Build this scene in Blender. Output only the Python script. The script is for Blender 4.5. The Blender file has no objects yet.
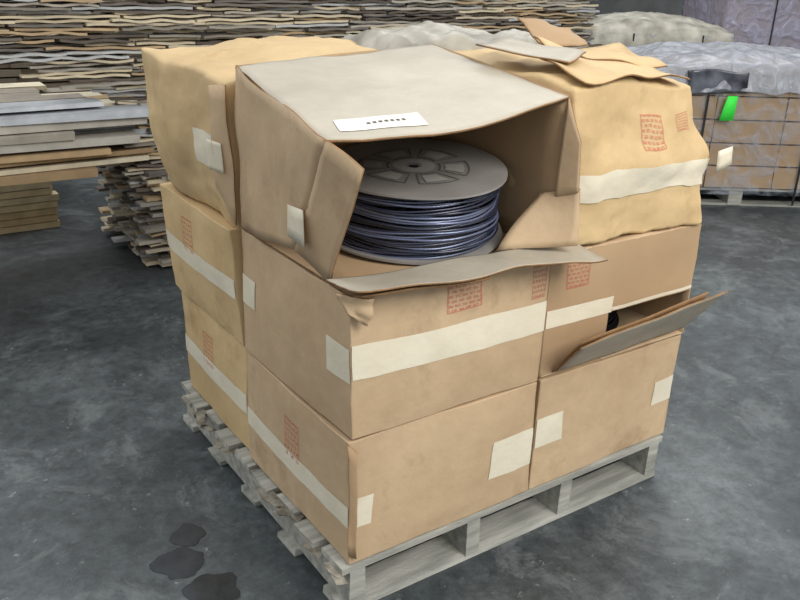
import bpy, bmesh, math, random
from mathutils import Vector, noise, Matrix
random.seed(7)
PH=0.14
sc=bpy.context.scene
sc.view_settings.view_transform='Standard'
V=Vector
def lin(c):
    return tuple(((x/255)/12.92 if x/255<=0.04045 else ((x/255+0.055)/1.055)**2.4) for x in c)+(1,)
# ---------------------------------------------------------------- materials
def newmat(name):
    m=bpy.data.materials.new(name); m.use_nodes=True
    nt=m.node_tree; b=nt.nodes['Principled BSDF']; return m,nt,b
def N(nt,t,**k):
    n=nt.nodes.new(t)
    for a,v in k.items():
        if a in n.inputs: n.inputs[a].default_value=v
        else: setattr(n,a,v)
    return n
def ramp(nt,fac,stops):
    r=nt.nodes.new('ShaderNodeValToRGB'); e=r.color_ramp.elements
    e[0].position=stops[0][0]; e[0].color=stops[0][1]
    e[1].position=stops[-1][0]; e[1].color=stops[-1][1]
    for p,c in stops[1:-1]:
        x=e.new(p); x.color=c
    nt.links.new(fac,r.inputs[0]); return r
def noisy(name,c1,c2,scale=6,rough=.8,bump=.1,bscale=60,stretch=(1,1,1),spec=.3,stain=None,detail=5):
    m,nt,b=newmat(name); L=nt.links
    tc=N(nt,'ShaderNodeTexCoord'); mp=N(nt,'ShaderNodeMapping'); mp.inputs['Scale'].default_value=stretch
    L.new(tc.outputs['Object'],mp.inputs[0])
    n=N(nt,'ShaderNodeTexNoise'); n.inputs['Scale'].default_value=scale; n.inputs['Detail'].default_value=detail
    L.new(mp.outputs[0],n.inputs['Vector'])
    r=ramp(nt,n.outputs['Fac'],[(.32,lin(c1)),(.68,lin(c2))]); out=r.outputs[0]
    if stain:
        n3=N(nt,'ShaderNodeTexNoise'); n3.inputs['Scale'].default_value=stain[1]; n3.inputs['Detail'].default_value=8; n3.inputs['Roughness'].default_value=.7
        L.new(tc.outputs['Object'],n3.inputs['Vector'])
        r3=ramp(nt,n3.outputs['Fac'],[(stain[2],(0,0,0,1)),(stain[2]+.12,(1,1,1,1))])
        mx=nt.nodes.new('ShaderNodeMix'); mx.data_type='RGBA'
        mm=N(nt,'ShaderNodeMath',operation='MULTIPLY'); mm.inputs[1].default_value=stain[3]
        L.new(r3.outputs[0],mm.inputs[0]); L.new(mm.outputs[0],mx.inputs[0])
        L.new(out,mx.inputs[6]); mx.inputs[7].default_value=lin(stain[0]); out=mx.outputs[2]
        # faint mottling of the liner board
        n4=N(nt,'ShaderNodeTexNoise'); n4.inputs['Scale'].default_value=18; n4.inputs['Detail'].default_value=8; n4.inputs['Roughness'].default_value=.75; L.new(tc.outputs['Object'],n4.inputs['Vector'])
        r4=ramp(nt,n4.outputs['Fac'],[(.3,(.86,.85,.83,1)),(.65,(1.03,1.03,1.03,1))])
        m4=nt.nodes.new('ShaderNodeMix'); m4.data_type='RGBA'; m4.blend_type='MULTIPLY'; m4.inputs[0].default_value=.7
        L.new(out,m4.inputs[6]); L.new(r4.outputs[0],m4.inputs[7]); out=m4.outputs[2]
        # worn folded edges: middle value of |generated-0.5| close to 0.5
        sv=N(nt,'ShaderNodeVectorMath',operation='SUBTRACT'); sv.inputs[1].default_value=(.5,.5,.5); L.new(tc.outputs['Generated'],sv.inputs[0])
        av=N(nt,'ShaderNodeVectorMath',operation='ABSOLUTE'); L.new(sv.outputs[0],av.inputs[0])
        sp_=N(nt,'ShaderNodeSeparateXYZ'); L.new(av.outputs[0],sp_.inputs[0])
        def M2(op,a,b_):
            q=N(nt,'ShaderNodeMath',operation=op); L.new(a,q.inputs[0]); L.new(b_,q.inputs[1]); return q.outputs[0]
        X,Y,Z=sp_.outputs
        mid=M2('MAXIMUM',M2('MINIMUM',X,Y),M2('MINIMUM',M2('MAXIMUM',X,Y),Z))
        n6=N(nt,'ShaderNodeTexNoise'); n6.inputs['Scale'].default_value=9; n6.inputs['Detail'].default_value=6; L.new(tc.outputs['Object'],n6.inputs['Vector'])
        q=N(nt,'ShaderNodeMath',operation='MULTIPLY_ADD'); q.inputs[1].default_value=.11; L.new(n6.outputs['Fac'],q.inputs[0]); L.new(mid,q.inputs[2])
        r6=ramp(nt,q.outputs[0],[(.525,(0,0,0,1)),(.575,(.55,.55,.55,1))])
        m6=nt.nodes.new('ShaderNodeMix'); m6.data_type='RGBA'; L.new(r6.outputs[0],m6.inputs[0]); L.new(out,m6.inputs[6]); m6.inputs[7].default_value=lin((128,94,62)); out=m6.outputs[2]
    L.new(out,b.inputs['Base Color'])
    n2=N(nt,'ShaderNodeTexNoise'); n2.inputs['Scale'].default_value=bscale; n2.inputs['Detail'].default_value=3
    L.new(mp.outputs[0],n2.inputs['Vector'])
    bp=N(nt,'ShaderNodeBump'); bp.inputs['Strength'].default_value=bump; bp.inputs['Distance'].default_value=.01
    L.new(n2.outputs['Fac'],bp.inputs['Height']); L.new(bp.outputs[0],b.inputs['Normal'])
    b.inputs['Roughness'].default_value=rough; b.inputs['Specular IOR Level'].default_value=spec
    return m
CB=noisy('cardboard',(184,157,124),(200,174,140),3,.68,.18,30,(1,1,1),.35,((140,110,78),3.5,.56,.42))
CB2=noisy('cardboard_warm',(192,164,120),(210,182,136),3,.68,.18,30,(1,1,1),.35,((148,114,76),3.5,.56,.45))
CBG=noisy('cardboard_grey',(168,159,142),(186,177,160),2.5,.5,.12,25,(1,1,1),.45,((140,124,102),3,.6,.4))
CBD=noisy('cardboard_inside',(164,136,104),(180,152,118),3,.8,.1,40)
CBE=noisy('cardboard_edge',(128,98,68),(156,122,86),20,.9,.3,200)
TAPE=noisy('paper_tape',(216,206,182),(228,219,196),8,.4,.15,50,spec=.5)
PAPER=noisy('white_paper',(222,218,206),(236,234,224),8,.7,.05,50)
WRAPP=noisy('wrapping_paper',(120,113,100),(186,181,166),6,.5,.5,14,spec=.6)
PALW=noisy('pallet_wood',(136,136,128),(184,182,172),5,.85,.4,60,(1,8,8))
SPOOLC=noisy('spool_board',(124,120,116),(146,141,136),5,.5,.05,40,spec=.4)
DARK=noisy('hole_shade',(14,14,16),(26,26,28),5,.9)  # near-black painted as the shade inside the box, also on spool cores
SPL=noisy('splintered_wood',(96,90,78),(156,150,136),25,.85,.3,50)
STRAP=noisy('strap_plastic',(36,36,38),(50,50,52),5,.4)
GREEN=noisy('green_tag',(60,235,70),(80,250,90),5,.5)
PRINTG=noisy('grey_print',(92,88,86),(104,100,96),5,.7)
PAPER2=noisy('printed_label',(156,152,147),(170,166,160),8,.6)
BLK=noisy('dark_plastic',(40,42,50),(120,124,134),9,.3,.5,12,spec=.7)
def wire(name,c,met):
    m,nt,b=newmat(name); b.inputs['Base Color'].default_value=lin(c); b.inputs['Roughness'].default_value=.26; b.inputs['Specular IOR Level'].default_value=.85; b.inputs['Metallic'].default_value=met; return m
WIRE=wire('coated_wire',(44,49,66),.25); WIRE2=wire('coated_wire_light',(104,112,138),.35)
LATH,nt,b=newmat('weathered_lath'); a=N(nt,'ShaderNodeAttribute'); a.attribute_name='Col'
tc=N(nt,'ShaderNodeTexCoord'); n=N(nt,'ShaderNodeTexNoise'); n.inputs['Scale'].default_value=14; nt.links.new(tc.outputs['Object'],n.inputs['Vector'])
mx=nt.nodes.new('ShaderNodeMix'); mx.data_type='RGBA'; mx.blend_type='MULTIPLY'; mx.inputs[0].default_value=.6
r=ramp(nt,n.outputs['Fac'],[(.3,(.6,.6,.6,1)),(.7,(1.0,1.0,1.0,1))])
nt.links.new(a.outputs['Color'],mx.inputs[6]); nt.links.new(r.outputs[0],mx.inputs[7]); nt.links.new(mx.outputs[2],b.inputs['Base Color']); b.inputs['Roughness'].default_value=.85
STAMP,nt,b=newmat('red_stamp'); L=nt.links
b.inputs['Base Color'].default_value=lin((200,88,78)); b.inputs['Roughness'].default_value=.8
uv=N(nt,'ShaderNodeTexCoord'); br=N(nt,'ShaderNodeTexBrick'); br.inputs['Scale'].default_value=1
br.inputs['Color1'].default_value=(1,1,1,1); br.inputs['Color2'].default_value=(1,1,1,1); br.inputs['Mortar'].default_value=(0,0,0,1)
mp=N(nt,'ShaderNodeMapping'); mp.inputs['Scale'].default_value=(2.2,2.0,1); L.new(uv.outputs['UV'],mp.inputs[0]); L.new(mp.outputs[0],br.inputs['Vector'])
br.inputs['Brick Width'].default_value=.45; br.inputs['Row Height'].default_value=.3; br.inputs['Mortar Size'].default_value=.06
ns=N(nt,'ShaderNodeTexNoise'); ns.inputs['Scale'].default_value=22; L.new(uv.outputs['UV'],ns.inputs['Vector'])
rr=ramp(nt,ns.outputs['Fac'],[(.38,(.05,.05,.05,1)),(.62,(.55,.55,.55,1))])
mm=N(nt,'ShaderNodeMath',operation='MULTIPLY'); L.new(br.outputs['Color'],mm.inputs[0]); L.new(rr.outputs[0],mm.inputs[1])
sx=N(nt,'ShaderNodeSeparateXYZ'); L.new(uv.outputs['UV'],sx.inputs[0])
def edge(o):
    s1=N(nt,'ShaderNodeMath',operation='SUBTRACT'); L.new(o,s1.inputs[0]); s1.inputs[1].default_value=.5
    s2=N(nt,'ShaderNodeMath',operation='ABSOLUTE'); L.new(s1.outputs[0],s2.inputs[0])
    s3=N(nt,'ShaderNodeMath',operation='GREATER_THAN'); L.new(s2.outputs[0],s3.inputs[0]); s3.inputs[1].default_value=.455; return s3
ea,eb=edge(sx.outputs[0]),edge(sx.outputs[1]); em=N(nt,'ShaderNodeMath',operation='MAXIMUM'); L.new(ea.outputs[0],em.inputs[0]); L.new(eb.outputs[0],em.inputs[1])
e2=N(nt,'ShaderNodeMath',operation='MULTIPLY'); L.new(em.outputs[0],e2.inputs[0]); e2.inputs[1].default_value=.35
e3=N(nt,'ShaderNodeMath',operation='MAXIMUM'); L.new(e2.outputs[0],e3.inputs[0]); L.new(mm.outputs[0],e3.inputs[1])
tr=N(nt,'ShaderNodeBsdfTransparent'); ms=N(nt,'ShaderNodeMixShader'); L.new(e3.outputs[0],ms.inputs[0]); L.new(tr.outputs[0],ms.inputs[1]); L.new(b.outputs[0],ms.inputs[2])
L.new(ms.outputs[0],nt.nodes['Material Output'].inputs[0])
def film(name,col,lo,hi,bump=.7):
    m,nt,b=newmat(name); L=nt.links
    b.inputs['Base Color'].default_value=lin(col); b.inputs['Roughness'].default_value=.25; b.inputs['Specular IOR Level'].default_value=.8
    tc=N(nt,'ShaderNodeTexCoord'); n=N(nt,'ShaderNodeTexNoise'); n.inputs['Scale'].default_value=6; n.inputs['Detail'].default_value=6; n.inputs['Distortion'].default_value=2
    L.new(tc.outputs['Object'],n.inputs['Vector'])
    r=ramp(nt,n.outputs['Fac'],[(.4,(lo,)*3+(1,)),(.7,(hi,)*3+(1,))])
    bp=N(nt,'ShaderNodeBump'); bp.inputs['Strength'].default_value=bump; bp.inputs['Distance'].default_value=.03; L.new(n.outputs['Fac'],bp.inputs['Height']); L.new(bp.outputs[0],b.inputs['Normal'])
    tr=N(nt,'ShaderNodeBsdfTransparent'); ms=N(nt,'ShaderNodeMixShader'); L.new(r.outputs[0],ms.inputs[0]); L.new(tr.outputs[0],ms.inputs[1]); L.new(b.outputs[0],ms.inputs[2])
    L.new(ms.outputs[0],nt.nodes['Material Output'].inputs[0]); return m
FILM=film('stretch_film',(190,198,210),.05,.42)
FILMG=film('grey_plastic',(160,163,170),.65,1)
FILMP=film('lilac_plastic',(166,163,182),.55,1)
# floor
FLO,nt,b=newmat('concrete_floor'); L=nt.links
tc=N(nt,'ShaderNodeTexCoord')
def ntx(s,d,ro,dist=0):
    q=N(nt,'ShaderNodeTexNoise'); q.inputs['Scale'].default_value=s; q.inputs['Detail'].default_value=d; q.inputs['Roughness'].default_value=ro; q.inputs['Distortion'].default_value=dist
    L.new(tc.outputs['Object'],q.inputs['Vector']); return q
n1=ntx(1.3,10,.68,.4); n2=ntx(16,9,.85); n3=ntx(3.2,12,.8,.8); n5=ntx(22,6,.8)
r1=ramp(nt,n1.outputs['Fac'],[(.3,lin((44,49,51))),(.5,lin((68,74,76))),(.72,lin((104,110,111)))])
r2=ramp(nt,n2.outputs['Fac'],[(.3,(.3,.3,.3,1)),(.5,(.95,.95,.95,1)),(.7,(1.65,1.65,1.65,1))])
r3=ramp(nt,n3.outputs['Fac'],[(.53,(0,0,0,1)),(.62,(1,1,1,1))])
mx=nt.nodes.new('ShaderNodeMix'); mx.data_type='RGBA'; mx.blend_type='MULTIPLY'; mx.inputs[0].default_value=1; mx.clamp_result=False
L.new(r1.outputs[0],mx.inputs[6]); L.new(r2.outputs[0],mx.inputs[7])
m2=nt.nodes.new('ShaderNodeMix'); m2.data_type='RGBA'; mq=N(nt,'ShaderNodeMath',operation='MULTIPLY'); mq.inputs[1].default_value=.45
L.new(r3.outputs[0],mq.inputs[0]); L.new(mq.outputs[0],m2.inputs[0]); L.new(mx.outputs[2],m2.inputs[6]); m2.inputs[7].default_value=lin((120,125,125))
r5=ramp(nt,n5.outputs['Fac'],[(.62,(0,0,0,1)),(.67,(1,1,1,1))])
m3=nt.nodes.new('ShaderNodeMix'); m3.data_type='RGBA'; mq2=N(nt,'ShaderNodeMath',operation='MULTIPLY'); mq2.inputs[1].default_value=.6
L.new(r5.outputs[0],mq2.inputs[0]); L.new(mq2.outputs[0],m3.inputs[0]); L.new(m2.outputs[2],m3.inputs[6]); m3.inputs[7].default_value=lin((160,164,162))
L.new(m3.outputs[2],b.inputs['Base Color'])
rr=ramp(nt,n3.outputs['Fac'],[(.35,(.28,)*3+(1,)),(.7,(.6,)*3+(1,))]); L.new(rr.outputs[0],b.inputs['Roughness'])
bp=N(nt,'ShaderNodeBump'); bp.inputs['Strength'].default_value=.25; bp.inputs['Distance'].default_value=.01; L.new(n2.outputs['Fac'],bp.inputs['Height']); L.new(bp.outputs[0],b.inputs['Normal'])
WET=noisy('wet_stain',(24,28,30),(46,51,54),14,.2,.02,10,spec=.5)
WALL=noisy('painted_wall',(120,122,120),(140,142,140),2,.85)
# ---------------------------------------------------------------- builders
def mk(name,vs,fs,mats,mi=None,parent=None,smooth=False,uvs=None,cols=None,zoff=PH):
    me=bpy.data.meshes.new(name); me.from_pydata([(v[0],v[1],v[2]+zoff) for v in vs],[],fs); me.update()
    for m in (mats if isinstance(mats,(list,tuple)) else [mats]): me.materials.append(m)
    if mi: 
        for p,i in zip(me.polygons,mi): p.material_index=i
    if smooth:
        for p in me.polygons: p.use_smooth=True
    if uvs:
        l=me.uv_layers.new(name='UVMap')
        for p in me.polygons:
            for li in p.loop_indices: l.data[li].uv=uvs[me.loops[li].vertex_index]
    if cols:
        a=me.color_attributes.new('Col','FLOAT_COLOR','POINT')
        for i,c in enumerate(cols): a.data[i].color=c
    o=bpy.data.objects.new(name,me); sc.collection.objects.link(o)
    if parent: o.parent=parent
    return o
def grid(P,nu,nv,u0=0,u1=1,v0=0,v1=1):
    vs=[];fs=[];uv=[]
    for j in range(nv+1):
        for i in range(nu+1):
            a=i/nu;b_=j/nv; uv.append((a,b_)); vs.append(P(u0+(u1-u0)*a,v0+(v1-v0)*b_))
    for j in range(nv):
        for i in range(nu):
            k=j*(nu+1)+i; fs.append((k,k+1,k+nu+2,k+nu+1))
    return vs,fs,uv
class MB:
    def __init__(s): s.v=[];s.f=[];s.m=[];s.c=[]
    def add(s,vs,fs,m=0,col=None):
        o=len(s.v); s.v+=list(vs); s.f+=[tuple(i+o for i in f) for f in fs]; s.m+=[m]*len(fs)
        if col: s.c+=[col]*len(vs)
    def box(s,c,d,m=0,rot=0,jit=0,col=None,tilt=0):
        hx,hy,hz=d[0]/2,d[1]/2,d[2]/2; M=Matrix.Rotation(rot,3,'Z')@Matrix.Rotation(tilt,3,'Y'); vs=[]
        for z in(-hz,hz):
            for x,y in((-hx,-hy),(hx,-hy),(hx,hy),(-hx,hy)):
                q=M@V((x,y,z)); vs.append((q.x+c[0]+random.uniform(-jit,jit),q.y+c[1]+random.uniform(-jit,jit),q.z+c[2]+random.uniform(-jit,jit)*.3))
        s.add(vs,[(3,2,1,0),(4,5,6,7),(0,1,5,4),(1,2,6,5),(2,3,7,6),(3,0,4,7)],m,col)
    def obj(s,name,mats,parent=None,smooth=False): return mk(name,s.v,s.f,mats,s.m,parent,smooth,cols=s.c or None)
FI={'F':(0,1,5,4),'R':(1,2,6,5),'B':(2,3,7,6),'L':(3,0,4,7),'T':(4,5,6,7),'D':(3,2,1,0)}
class Carton:
    def __init__(s,cs,bulge=None,amp=.004,seed=0,extra=None,freq=3.3):
        s.c=[V(c) for c in cs]; s.b=bulge or {}; s.a=amp; s.s=V((seed*7.3,seed*3.1,0)); s.ex=extra; s.fr=freq
    def base(s,f,u,v):
        a,b,c,d=[s.c[i] for i in FI[f]]
        if f=='L': u=1-u
        return (a*(1-u)+b*u)*(1-v)+(d*(1-u)+c*u)*v
    def P(s,f,u,v,off=0):
        p=s.base(f,u,v); a,b,c,d=[s.c[i] for i in FI[f]]; n=((b-a).cross(d-a)).normalized()
        k=s.b.get(f,.006)
        prof=(math.sin(math.pi*min(max(u,0),1))*math.sin(math.pi*min(max(v,0),1)))**.7 if 0<u<1 and 0<v<1 else 0
        q=p+n*(k*prof)
        def nn(o): return noise.noise(p*s.fr+s.s+V(o))*.65+noise.noise(p*s.fr*3+s.s+V(o))*.3+noise.noise(p*s.fr*8+s.s+V(o))*.12
        nz=V((nn((0,0,0)),nn((9,0,0)),nn((0,9,0))))*s.a*2
        if s.ex: nz+=s.ex(p)
        return q+nz+n*off
    def build(s,name,mat,bev=.003,skip='',sub=22):
        bm=bmesh.new()
        for f in 'FRBLTD':
            if f in skip: continue
            g,fa,_=grid(lambda u,v:s.P(f,u,v),sub,sub)
            bv=[bm.verts.new((p.x,p.y,p.z+PH)) for p in g]
            for q in fa: bm.faces.new([bv[i] for i in q])
        bmesh.ops.remove_doubles(bm,verts=bm.verts,dist=.0004)
        bmesh.ops.recalc_face_normals(bm,faces=bm.faces)
        me=bpy.data.meshes.new(name); bm.to_mesh(me); bm.free(); me.materials.append(mat)
        for p in me.polygons: p.use_smooth=True
        o=bpy.data.objects.new(name,me); sc.collection.objects.link(o)
        b=o.modifiers.new('bev','BEVEL'); b.width=bev; b.segments=3; b.limit_method='ANGLE'; b.angle_limit=math.radians(45); b.harden_normals=True
        s.o=o; return o
    def patch(s,name,f,u0,u1,v0,v1,mat=None,off=.0015,rag=.012):
        r=[random.uniform(-rag,rag) for _ in range(4)]
        def Q(a,b_):
            uu=u0+(u1-u0)*a+(r[0]*(1-a)+r[1]*a)*(b_-.5); vv=v0+(v1-v0)*b_+(r[2]*(1-a)+r[3]*a)
            return s.P(f,max(.004,min(.996,uu)),vv,off)
        vs,fs,uv=grid(Q,max(2,int(26*(u1-u0))+1),6)
        return mk(name,vs,fs,mat or TAPE,parent=s.o,smooth=True,uvs=uv)
def bx(x0,x1,y0,y1,z0,z1,j=.005,lean=(0,0)):
    R=lambda:random.uniform(-j,j)
    out=[]
    for z,l in((z0,0),(z1,1)):
        for x,y in((x0,y0),(x1,y0),(x1,y1),(x0,y1)): out.append((x+R()+l*lean[0],y+R()+l*lean[1],z))
    return out
W=.55;D=.532;H=.3286;g=.004
def quadpanel(name,pts,mat,parent,th=.004,n=8,wob=.004,edge=None,ragged=0):
    edge=edge or CBE
    a,b_,c_,d=[V(p) for p in pts]
    def P(u,v):
        p=(a*(1-u)+b_*u)*(1-v)+(d*(1-u)+c_*u)*v
        return p+V((noise.noise(p*8),noise.noise(p*8+V((5,0,0))),noise.noise(p*8+V((0,5,0)))))*wob + V((noise.noise(p*45),noise.noise(p*45+V((5,0,0))),0))*ragged
    vs,fs,uv=grid(P,n,n); o=mk(name,vs,fs,[mat,edge],parent=parent,smooth=True,uvs=uv)
    s=o.modifiers.new('s','SOLIDIFY'); s.thickness=th; s.offset=0; s.material_offset_rim=1
    return o
# front column
c=Carton(bx(0,W-g,0,D-g,.002,H-.002),seed=1); o=c.build('cardboard_box',CB)
c.patch('tape_1','F',0,.11,.31,.55); c.patch('tape_2','F',.74,1,.27,.6); c.patch('tape_3','L',0,1,.32,.49); c.patch('stamp','L',.42,.56,.45,.78,STAMP,rag=.002)
quadpanel('loose_corner_edge',[(-.004,-.004,.03),(.014,-.014,.02),(.012,-.016,.30),(-.004,-.004,.32)],CBD,o,th=.003,n=8,wob=.006,ragged=.004)
c=Carton(bx(0,W-g,0,D-g,H+.002,2*H-.002),seed=2,bulge={'F':.01}); c.build('cardboard_box',CB)
c.patch('tape_1','F',0,1,.43,.67); c.patch('tape_2','L',0,.17,.42,.66); c.patch('tape_3','L',.84,1,.42,.65); c.patch('stamp_1','F',.44,.62,.76,.97,STAMP,rag=.002); c.patch('stamp_2','F',.9,.98,.7,.95,STAMP,rag=.002)
# left column
c=Carton(bx(.006,W-g,D+g,2*D-.05,.002,H-.002),seed=3); c.build('cardboard_box',CB2)
c.patch('tape','L',0,1,.38,.56); c.patch('stamp','L',.48,.64,.5,.8,STAMP,rag=.002)
c=Carton(bx(-.004,W-g,D+g,2*D-.01,H+.002,2*H-.002,lean=(-.012,.015)),seed=4,bulge={'L':.012},amp=.006); c.build('cardboard_box',CB2)
c.patch('tape','L',0,1,.4,.57); c.patch('stamp','L',.5,.66,.55,.85,STAMP,rag=.002)
c=Carton([(0,.542,.662),(.54,.542,.662),(.54,1.07,.662),(-.0,1.06,.662),(-.01,.55,1.005),(.53,.55,1.05),(.53,1.08,1.06),(-.045,1.085,1.04)],seed=5,bulge={'L':.03,'T':.02},amp=.014,freq=4.5); o=c.build('cardboard_box',CB2,bev=.016,sub=30)
c.patch('tape','L',.0,.33,.38,.62)
quadpanel('torn_side_flap',[(-.012,.53,.67),(-.045,.575,.76),(-.045,.585,1.0),(-.02,.535,1.005)],CB,o,wob=.01)
quadpanel('tape_on_flap',[(-.034,.545,.795),(-.052,.59,.80),(-.052,.592,.875),(-.034,.548,.87)],TAPE,o,th=.001,wob=.006)
# right column
c=Carton(bx(W+g,2*W,0,D-g,.002,H-.002),seed=6); c.build('cardboard_box',CB)
c.patch('tape_1','F',0,.17,.4,.66); c.patch('tape_2','F',.84,1,.36,.6)
c=Carton(bx(W+g,2*W,0,D-g,H+.002,2*H-.002,j=.003),seed=7); o=c.build('cardboard_box',CB,skip='F')
sol=o.modifiers.new('sol','SOLIDIFY'); sol.thickness=.004; sol.offset=-1
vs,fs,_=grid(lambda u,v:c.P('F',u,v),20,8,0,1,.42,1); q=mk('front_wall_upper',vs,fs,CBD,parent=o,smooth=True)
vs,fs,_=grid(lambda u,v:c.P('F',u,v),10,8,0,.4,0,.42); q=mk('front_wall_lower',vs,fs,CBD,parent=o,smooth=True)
c.patch('tape','F',0,.42,.42,.56); c.patch('stamp','F',.1,.24,.7,.92,STAMP,rag=.002); c.patch('tape_2','F',.42,1,.42,.45)
quadpanel('torn_flap',[(.60,-.006,.342),(1.09,-.006,.352),(1.085,-.125,.505),(.557,-.115,.465)],CBG,o,n=14,ragged=.002)
quadpanel('torn_flap_inner',[(.59,-.004,.342),(1.08,-.004,.35),(1.06,-.085,.49),(.60,-.08,.455)],CBE,o)
def spool(name,cx,cy,z,r,h,tilt=0,mats=None,flm=None):
    e=bpy.data.objects.new(name,None); sc.collection.objects.link(e)
    e.location=(cx,cy,z+PH)
    if tilt: e.rotation_euler=Matrix.Rotation(tilt,3,V((.82,-.57,0))).to_euler()
    def disc(nm,z0,th,rr):
        vs=[];fs=[];n=72
        rin=.012
        for zz in(z0,z0+th):
            for R in(rin,rr):
                for i in range(n):
                    a=2*math.pi*i/n; wv=.004*math.sin(2*a+.6)*(R/rr)
                    vs.append((R*math.cos(a),R*math.sin(a),zz+wv))
        for i in range(n):
            j=(i+1)%n
            fs+=[(i,j,n+j,n+i),(2*n+i,3*n+i,3*n+j,2*n+j),(n+i,n+j,3*n+j,3*n+i),(i,2*n+i,2*n+j,j)]
        return mk(nm,vs,fs,flm or SPOOLC,parent=e,zoff=0)
    disc('bottom_flange',0,.005,r); disc('top_flange',h-.005,.005,r)
    vs=[];fs=[];mi=[];rows=30;n=96;wr=(h-.012)/rows/2
    for k in range(rows):
        z0=.006+wr*(2*k+1); rr=r-.014+random.uniform(-.007,.002); ph=random.uniform(0,6); am=random.uniform(.001,.007)
        o0=len(vs); mt=1 if random.random()<.3 else 0
        for i in range(n):
            a=2*math.pi*i/n; zz=z0+am*math.sin(2*a+ph)+.001*math.sin(7*a+ph*3); R=rr+.003*math.sin(3*a+ph)
            zz=max(.006+wr,min(h-.006-wr,zz))
            for m_ in range(6):
                t=2*math.pi*m_/6; vs.append(((R+wr*1.25*math.cos(t))*math.cos(a),(R+wr*1.25*math.cos(t))*math.sin(a),zz+wr*1.2*math.sin(t)))
        for i in range(n):
            for m_ in range(6):
                fs.append((o0+i*6+m_,o0+((i+1)%n)*6+m_,o0+((i+1)%n)*6+(m_+1)%6,o0+i*6+(m_+1)%6)); mi.append(mt)
    mk('wire_coil',vs,fs,mats or [WIRE,WIRE2],mi,parent=e,smooth=True,zoff=0)
    vs=[];fs=[]
    def arc(r0,r1,a0,a1,z):
        o=len(vs);m=10
        for i in range(m+1):
            a=a0+(a1-a0)*i/m; wv=.004*math.sin(2*a+.6)
            for R in(r0,r1): vs.append((R*math.cos(a),R*math.sin(a),z+wv*(R/r)))
        for i in range(m): fs.append((o+2*i,o+2*i+1,o+2*i+3,o+2*i+2))
    for k in range(6):
        a=k*math.pi/3; arc(.06,.064,a,a+.8,h+.0012); arc(.128,.132,a,a+.8,h+.0012); arc(.06,.132,a,a+.03,h+.0012); arc(.06,.132,a+.8,a+.83,h+.0012)
    mk('printed_arcs',vs,fs,PRINTG,parent=e,zoff=0)
    vs=[];fs=[]
    for k in range(6): arc(.018,.05,k*math.pi/3,(k+1)*math.pi/3,h+.0015)
    for k in range(6):
        a=k*math.pi/3+.15; arc(.074,.118,a,a+.5,h+.0015)
    mk('hub_label',vs,fs,PAPER2,parent=e,zoff=0)
    n=24;vs=[(.013*math.cos(2*math.pi*i/n),.013*math.sin(2*math.pi*i/n),z_) for z_ in(.004,h-.0005) for i in range(n)]
    mk('core',vs,[(i,(i+1)%n,n+(i+1)%n,n+i) for i in range(n)]+[tuple(range(n,2*n))],DARK,parent=e,zoff=0)
    return e
spool('wire_spool',.31+W,.29,H+.012,.2,.15,mats=[DARK,DARK],flm=DARK)  # whole spool coloured near-black so the torn opening looks shaded inside
# opened top box with spool
T=bpy.data.objects.new('open_cardboard_box',None); sc.collection.objects.link(T)
FL=V((0,.52,1.05));FR=V((.565,.53,1.085));NR=V((.55,0,1.025));NL=V((-.04,.03,.972))
def top(u,v,off=0):
    p=(NL*(1-u)+NR*u)*(1-v)+(FL*(1-u)+FR*u)*v
    s=math.sin(math.pi*u)
    p.z-=.02*s*(1-v)**2; p.y-=.03*s*(1-v)**2
    p.z+=.006*math.sin(math.pi*u)*math.sin(math.pi*v)+off+.005*noise.noise(p*6)+.002*noise.noise(p*16)
    return p
vs,fs,_=grid(top,32,32); o=mk('top_panel',vs,fs,[CBG,CBE],parent=T,smooth=True); s=o.modifiers.new('s','SOLIDIFY'); s.thickness=.005; s.offset=-1; s.material_offset_rim=1
def lab(a,b_): return top(.085+.315*a+.02*b_, .09+.115*b_-.015*a, .0015)
vs,fs,_=grid(lab,8,3); mk('shipping_label',vs,fs,PAPER,parent=T,smooth=True)
m=MB()
for k in range(7):
    u=.20+k*.022
    m.add([top(u,.135,.0025),top(u+.013,.135,.0025),top(u+.015,.152,.0025),top(u+.002,.152,.0025)],[(0,1,2,3)])
m.obj('label_text',PRINTG,T)
Bp=(-.012,.214,.697);Cp=(-.004,.075,.664);Dp=(-.005,-.055,.93)
quadpanel('left_panel',[(0,.525,.664),Bp,tuple(NL),tuple(FL)],CB,T,n=14,wob=.010)
quadpanel('left_flap',[Bp,Cp,Dp,tuple(NL)],CB,T,wob=.006)
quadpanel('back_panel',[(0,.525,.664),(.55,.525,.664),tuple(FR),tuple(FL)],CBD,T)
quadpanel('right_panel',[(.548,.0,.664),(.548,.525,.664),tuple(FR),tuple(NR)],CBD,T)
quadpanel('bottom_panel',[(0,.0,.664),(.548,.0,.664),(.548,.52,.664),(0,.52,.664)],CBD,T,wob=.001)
quadpanel('right_flap_upper',[(.54,.0,.80),(.562,-.05,.82),(.562,-.04,.93),(.548,-.002,1.022)],CB,T)
quadpanel('right_flap_lower',[(.41,.04,.68),(.56,-.06,.70),(.566,-.05,.83),(.53,.04,.80)],CB,T,wob=.008)
quadpanel('bottom_flap',[(-.02,-.055,.697),(.624,-.105,.668),(.61,0.0,.684),(-.02,.06,.680)],CBG,T,n=24,wob=.009,ragged=.002)
quadpanel('bottom_flap_under',[(0.0,-.045,.682),(.30,-.075,.672),(.30,0,.668),(0,.0,.668)],CBE,T,n=6,wob=.006)
quadpanel('torn_scrap',[(-.03,-.0,.68),(.035,-.02,.675),(.025,-.018,.605),(-.01,-.012,.63)],CB,T,n=8,wob=.02,ragged=.008)
quadpanel('tape_left',[(-.030,.135,.73),(-.024,.225,.73),(-.022,.225,.80),(-.032,.135,.81)],TAPE,T,th=.001,n=3,wob=.0)
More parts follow.
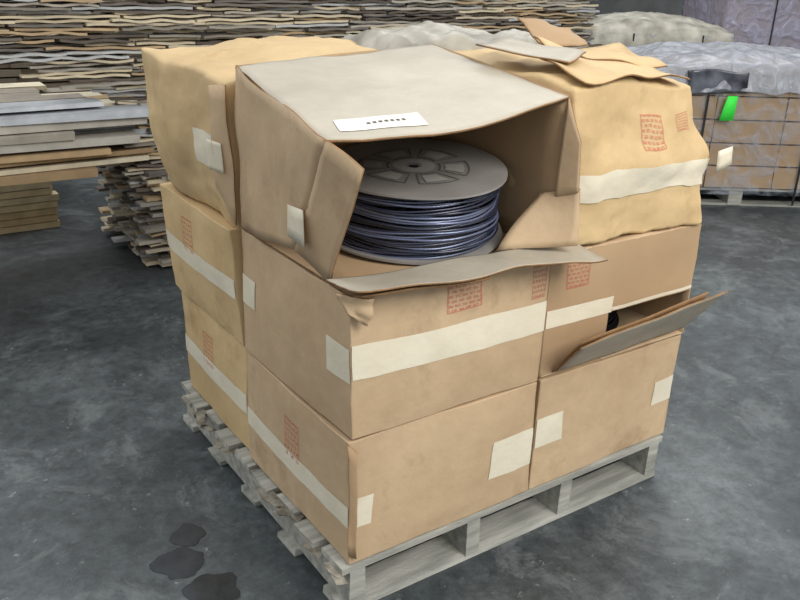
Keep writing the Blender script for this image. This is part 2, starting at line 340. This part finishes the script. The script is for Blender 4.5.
spool('wire_spool',.324,.256,.688,.219,.155,tilt=math.radians(5))
# right column top box, crushed
def crush(p):
    k=math.exp(-((p.z-.84)/.05)**2); s_=max(0,min(1,(p.x-.75)/.3)); f=max(0,1-p.y/.2)
    top_=max(0,(p.z-.95)/.1)
    return V((.025*k*s_,-.028*k*(.4+.6*s_)*f,0))+V((0,.01,-.012))*top_*f*math.sin(p.x*14)
c=Carton([(.562,0,.662),(1.09,0,.662),(1.1,.53,.662),(.562,.53,.662),(.575,.005,1.05),(1.06,.06,1.022),(1.09,.5,1.045),(.57,.53,1.07)],seed=9,bulge={'F':.012,'T':.02,'R':.03},amp=.013,freq=4.5,extra=crush); o=c.build('cardboard_box',CB2,bev=.012,sub=32)
c.patch('tape','F',0,1,.28,.47,off=.003); c.patch('stamp','F',.5,.66,.58,.82,STAMP,off=.002,rag=.002); c.patch('stamp_2','F',.78,.9,.68,.8,STAMP,off=.002,rag=.002)
quadpanel('peeled_tape',[(1.085,-.025,.80),(1.13,-.035,.82),(1.125,-.035,.87),(1.08,-.027,.86)],TAPE,o,th=.001,n=3)
quadpanel('top_flap_1',[(.64,.10,1.08),(.76,.16,1.095),(.70,.40,1.11),(.53,.30,1.10)],CBG,o,wob=.01)
quadpanel('top_flap_2',[(.84,.42,1.085),(1.06,.44,1.075),(1.08,.54,1.13),(.88,.55,1.15)],CBD,o,wob=.03,n=12,ragged=.006)
quadpanel('top_flap_3',[(.78,.2,1.088),(1.05,.15,1.055),(1.08,.35,1.075),(.8,.4,1.095)],CB2,o,wob=.03,n=12)
quadpanel('top_flap_4',[(.60,.015,1.055),(1.00,.035,1.035),(1.02,.2,1.06),(.62,.2,1.09)],CB2,o,wob=.018,n=16)
# back column
for k,z in enumerate((.002,H+.002)):
    c=Carton(bx(W+g,2*W,D+g,2*D-.03,z,z+H-.004),seed=20+k); c.build('cardboard_box',CB)
c=Carton([(.56,.545,.662),(1.1,.545,.662),(1.1,1.07,.662),(.56,1.07,.662),(.57,.56,1.05),(1.1,.56,1.05),(1.1,1.06,1.05),(.57,1.06,1.05)],seed=23,bulge={'T':.015},amp=.006); c.build('cardboard_box',CB2,bev=.02)
def sheet(u,v):
    x=.56+.55*u;y=.60+.47*v
    e=min(u,1-u,v,1-v); z=1.075+.032*math.sin(math.pi*u)*math.sin(math.pi*v)-(.05*max(0,1-e/.08))
    p=V((x,y,z)); return p+V((0,0,1))*(.035*noise.noise(p*7)+.014*noise.noise(p*22))
vs,fs,_=grid(sheet,60,60); mk('wrapping_sheet',vs,fs,WRAPP,smooth=True)
# pallet
m=MB()
ys=[-.008,.11,.235,.36,.485,.61,.735,.86,.955]
for i,y in enumerate(ys):
    x0=-.018+random.uniform(-.018,.01); m.box(((x0+1.085)/2,y+.048,-.011),(1.085-x0,.095,.018),jit=.003)
for x in(.0,.345,.67,1.03): m.box((x+.022,.52,-.072),(.042,1.05,.104),jit=.002)
for y in(-.005,.24,.48,.72,.95):
    x0=-.015+random.uniform(-.015,.01); m.box(((x0+1.08)/2,y+.05,-.131),(1.08-x0,.095,.016),jit=.003)
P=m.obj('wooden_pallet',PALW)
m=MB()
for k in range(30):
    y=random.uniform(-.0,1.02); L_=random.uniform(.015,.04)
    m.box((-.022-random.uniform(-.012,.014),y,random.choice([-.012,-.018,-.02])),(L_,random.uniform(.02,.09),random.uniform(.003,.008)),rot=random.uniform(-.35,.35),jit=.01)
m.obj('splintered_board_ends',SPL,P)
# floor, walls
mk('floor',[(-12,-8,0),(16,-8,0),(16,16,0),(-12,16,0)],[(0,1,2,3)],FLO,zoff=0)
mk('wall_back',[(-12,16,0),(16,16,0),(16,16,6),(-12,16,6)],[(3,2,1,0)],WALL,zoff=0)
mk('wall_right',[(16,-8,0),(16,16,0),(16,16,6),(16,-8,6)],[(0,1,2,3)],WALL,zoff=0)
def puddle(cx,cy,r,sx=1,sd=0,dz=0):
    n=48;vs=[(cx,cy,-PH+.0012+dz)]
    for i in range(n):
        a=2*math.pi*i/n; R=r*(1+.5*noise.noise(V((math.cos(a)*1.2+sd,math.sin(a)*1.2,sd)))+.1*noise.noise(V((math.cos(a)*4+sd,math.sin(a)*4,sd))))
        vs.append((cx+R*math.cos(a)*sx,cy+R*math.sin(a),-PH+.0012+dz))
    mk('puddle',vs,[(0,i+1,(i+1)%n+1) for i in range(n)],WET)
puddle(-.214,.465,.045,1,1);puddle(-.275,.372,.058,1,2,.0003);puddle(-.235,.24,.060,1.1,3,.0006)
# lath pile
m=MB()
pal=[(188,180,166),(164,158,146),(208,194,168),(220,206,176),(140,132,120),(122,114,106),(192,166,130),(192,192,190),(100,90,80),(212,196,166)]
def lath(x0,L_,y,z,w,t,ang,sag,phase):
    n=max(4,int(L_/.035));vs=[];ph=phase+random.uniform(-.7,.7);fq=random.uniform(28,40)
    for i in range(n+1):
        s=i/n;x=x0+L_*s; zz=z+sag*math.sin(fq*x+ph+2.0*noise.noise(V((x*1.2,z*3,0))))+ang*(s-.5)*L_; yy=y+.01*math.sin(2*x+ph)
        for a,b_ in((-1,-1),(1,-1),(1,1),(-1,1)): vs.append((x,yy+a*w/2,zz+b_*t/2))
    fs=[(0,1,2,3),(n*4+3,n*4+2,n*4+1,n*4)]
    for i in range(n):
        for k in range(4): fs.append((i*4+k,(i+1)*4+k,(i+1)*4+(k+1)%4,i*4+(k+1)%4))
    m.add(vs,fs,0,lin(random.choice(pal)))
z=-.12;ly=0
while z<1.35:
    if z<.2: xs=.45
    elif z<.72: xs=.36
    else: xs=.26-(z-.72)*3.2
    xs=max(xs,-1.4)
    for row in range(2):
        x=xs+random.uniform(-.12,.12)
        while x<3.1:
            L_=min(random.uniform(.2,.6),3.25-x)
            lath(x,L_,2.5+row*.06+random.uniform(-.035,.025),z+random.uniform(-.003,.003),.045,.010,random.uniform(-.022,.022),random.uniform(.001,.005),ly*math.pi); x+=L_+random.uniform(0,.02)
    z+=.0165; ly+=1
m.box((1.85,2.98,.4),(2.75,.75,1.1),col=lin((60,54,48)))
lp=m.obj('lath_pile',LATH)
m=MB(); z=-.12
while z<.36:
    y=2.5
    while y<3.2:
        w=random.uniform(.05,.09); L_=random.uniform(.5,.9)
        m.box((.42+L_/2+random.uniform(-.12,.06),y,z),(L_,w,.016),rot=random.uniform(-.1,.1),jit=.003,col=lin(random.choice(pal))); y+=w+.008
    z+=.021
m.obj('lath_ends',LATH,lp)
bp_=[(208,196,170),(186,180,168),(220,208,180),(168,160,146),(190,194,198),(178,150,112),(150,140,126)]
def boards(x0,xe0,y0,y1,z0,z1,name,sp=.15,rot=.03,par=None,vary=.2):
    m=MB(); z=z0
    while z<z1:
        t=random.choice([.02,.025,.035]); y=y0
        while y<y1:
            xe=xe0+random.uniform(-vary,.12)
            m.box(((x0+xe)/2,y,z+t/2),(xe-x0,sp-.015,t),rot=random.uniform(-rot,rot),jit=.004,col=lin(random.choice(bp_))); y+=sp
        z+=t+random.choice([.002,.004,.014])
    return m.obj(name,LATH,par)
l2=boards(-1.5,.36,2.48,3.15,.37,.70,'lumber_stack',vary=.35,rot=.05)
boards(-1.6,-.8,2.48,3.15,-.135,.355,'support_boards',par=l2)
boards(-1.5,.05,3.95,4.6,-.135,.5,'lumber_stack')
m=MB()
for k in range(7):
    for j in range(4): m.box((-.45+random.uniform(-.02,.02),3.45+.09*j,-.12+k*.038),(1.2,.085,.034),jit=.002,col=lin(random.choice([(222,200,156),(210,184,138),(228,210,172)])))
m.obj('pine_board_bundle',LATH)
m=MB()
for k in range(30):
    for j in range(6): m.box((-1.5+j*.75+random.uniform(-.1,.1),5.9+random.uniform(-.05,.05),-.1+k*.06),(.73,.6,.045),jit=.004,col=lin(random.choice([(96,80,64),(110,94,76),(80,70,60),(120,108,92)])))
m.obj('timber_stack',LATH)
def wrapped(name,ox,oy,wd,dp,h,rot,lay,filmm,lump=.06,topm=None):
    e=bpy.data.objects.new(name,None); sc.collection.objects.link(e); e.location=(ox,oy,0); e.rotation_euler=(0,0,rot)
    m=MB()
    for k in range(5): m.box((wd/2,dp*(k+.5)/5,-PH+.10+.008),(wd,dp/6,.016),col=None)
    for k in range(3): m.box((.05+(wd-.1)*k/2,dp/2,-PH+.055),(.09,dp,.09))
    for k in range(3): m.box((wd/2,.06+(dp-.12)*k/2,-PH+.008),(wd,.1,.014))
    m.obj('pallet',PALW,e)
    z=-PH+.12; hh=(h-.12-.0)/lay; m=MB(); nx=3
    for k in range(lay):
        for i in range(nx):
            for j in range(2):
                m.box((wd*(i+.5)/nx,dp*(j+.5)/2,z+hh/2),(wd/nx-.006,dp/2-.006,hh-.010),jit=.004)
        z+=hh
    m.obj('cartons',CBD,e)
    def dr(u,v):
        x=-.03+(wd+.06)*u;y=-.03+(dp+.06)*v; ed=min(u,1-u,v,1-v)
        zz=z+.01+lump*(math.sin(math.pi*u)*math.sin(math.pi*v))**.5-(.12 if ed<=.001 else 0)
        p=V((x,y,zz)); 
        return p+V((0,0,1))*(.03*noise.noise(V((x*4+ox,y*4,0)))+.015*noise.noise(V((x*14,y*14,ox)))) +V((0,-1,0))*(.015*noise.noise(V((x*12,zz*5,3))))
    vs,fs,_=grid(dr,48,48); mk('plastic_cover',vs,fs,topm or FILMG,parent=e,smooth=True)
    vs=[];fs=[];n=60
    per=[(-.012,-.012),(wd+.012,-.012),(wd+.012,dp+.012),(-.012,dp+.012)]
    pts=[]
    for k in range(4):
        a=per[k];b_=per[(k+1)%4]
        for i in range(n//4): t=i/(n//4); pts.append((a[0]+(b_[0]-a[0])*t,a[1]+(b_[1]-a[1])*t))
    R=14
    for r_ in range(R+1):
        for (x,y) in pts:
            zz=-PH+.08+(z+PH-.08)*r_/R; k=.008*noise.noise(V((x*7,y*7,zz*9)))
            vs.append((x+k,y+k,zz))
    q=len(pts)
    for r_ in range(R):
        for i in range(q): fs.append((r_*q+i,r_*q+(i+1)%q,(r_+1)*q+(i+1)%q,(r_+1)*q+i))
    mk('stretch_wrap',vs,fs,filmm,parent=e,smooth=True)
    m=MB()
    for x in(wd*.28,wd*.78): m.box((x,-.02,(-PH+.02+z)/2),(.014,.004,z+PH-.02))
    m.obj('straps',STRAP,e)
    return e,z
e,z=wrapped('wrapped_pallet_load',3.50,2.20,1.35,1.1,.86,math.radians(-33.9),5,FILM,.12)
quadpanel('green_tag',[(.46,-.05,.57-PH),(.55,-.05,.57-PH),(.55,-.055,.72-PH),(.49,-.055,.72-PH)],GREEN,e,th=.001,n=2,edge=GREEN)
quadpanel('dark_plastic_corner',[(.25,-.03,.58),(.62,-.03,.60),(.60,-.036,.73),(.22,-.036,.73)],BLK,e,th=.002,n=10,wob=.02,edge=BLK)
wrapped('wrapped_pallet_load',5.2,4.3,1.3,1.1,.9,math.radians(-33),4,FILM,.15,WRAPP)
wrapped('wrapped_pallet_load',6.6,3.9,1.6,1.3,1.35,math.radians(-33),2,FILMP,.3,FILMP)
wrapped('wrapped_pallet_load',4.3,5.3,1.2,1.1,1.2,math.radians(-33),3,FILM,.2,WRAPP)
# ---------------------------------------------------------------- light
w=bpy.data.worlds.new('World'); sc.world=w; w.use_nodes=True
w.node_tree.nodes['Background'].inputs[0].default_value=(.94,.97,1,1); w.node_tree.nodes['Background'].inputs[1].default_value=.78
def area(name,loc,size,en,col,sy,t):
    l=bpy.data.lights.new(name,'AREA'); l.energy=en; l.color=col; l.size=size; l.shape='RECTANGLE'; l.size_y=sy
    o=bpy.data.objects.new(name,l); sc.collection.objects.link(o); o.location=loc
    o.rotation_euler=(V(t)-o.location).to_track_quat('-Z','Y').to_euler(); return o
area('added_area_light',(1.2,-3.2,3.6),2.2,190,(1,.98,.94),2.2,(.6,.3,.5))  # front light added to brighten the box faces and the open spool
area('added_area_light',(-2.5,5,5),3,160,(.94,.98,1),4,(0,2,0))  # high area light added for the sheen on the floor at left
area('added_area_light',(4.5,3,5.5),4,160,(.97,.99,1),4,(3,2,0))  # overhead area light added to brighten the stacks at the back
# ---------------------------------------------------------------- camera
p=[-0.7821,-1.2997,1.2746,0.9642,-0.3863,0.0325,821.6]
cy,sy,cp,sp=math.cos(p[3]),math.sin(p[3]),math.cos(p[4]),math.sin(p[4])
fw=V((cy*cp,sy*cp,sp)); r=V((sy,-cy,0)); u=r.cross(fw)
r2=r*math.cos(p[5])+u*math.sin(p[5]); u2=-r*math.sin(p[5])+u*math.cos(p[5])
cam=bpy.data.cameras.new('Camera'); co=bpy.data.objects.new('Camera',cam); sc.collection.objects.link(co)
co.matrix_world=Matrix((( r2.x,u2.x,-fw.x,p[0]),(r2.y,u2.y,-fw.y,p[1]),(r2.z,u2.z,-fw.z,p[2]+PH),(0,0,0,1)))
cam.sensor_width=36; cam.lens=p[6]/800*36; cam.clip_end=100
sc.camera=co
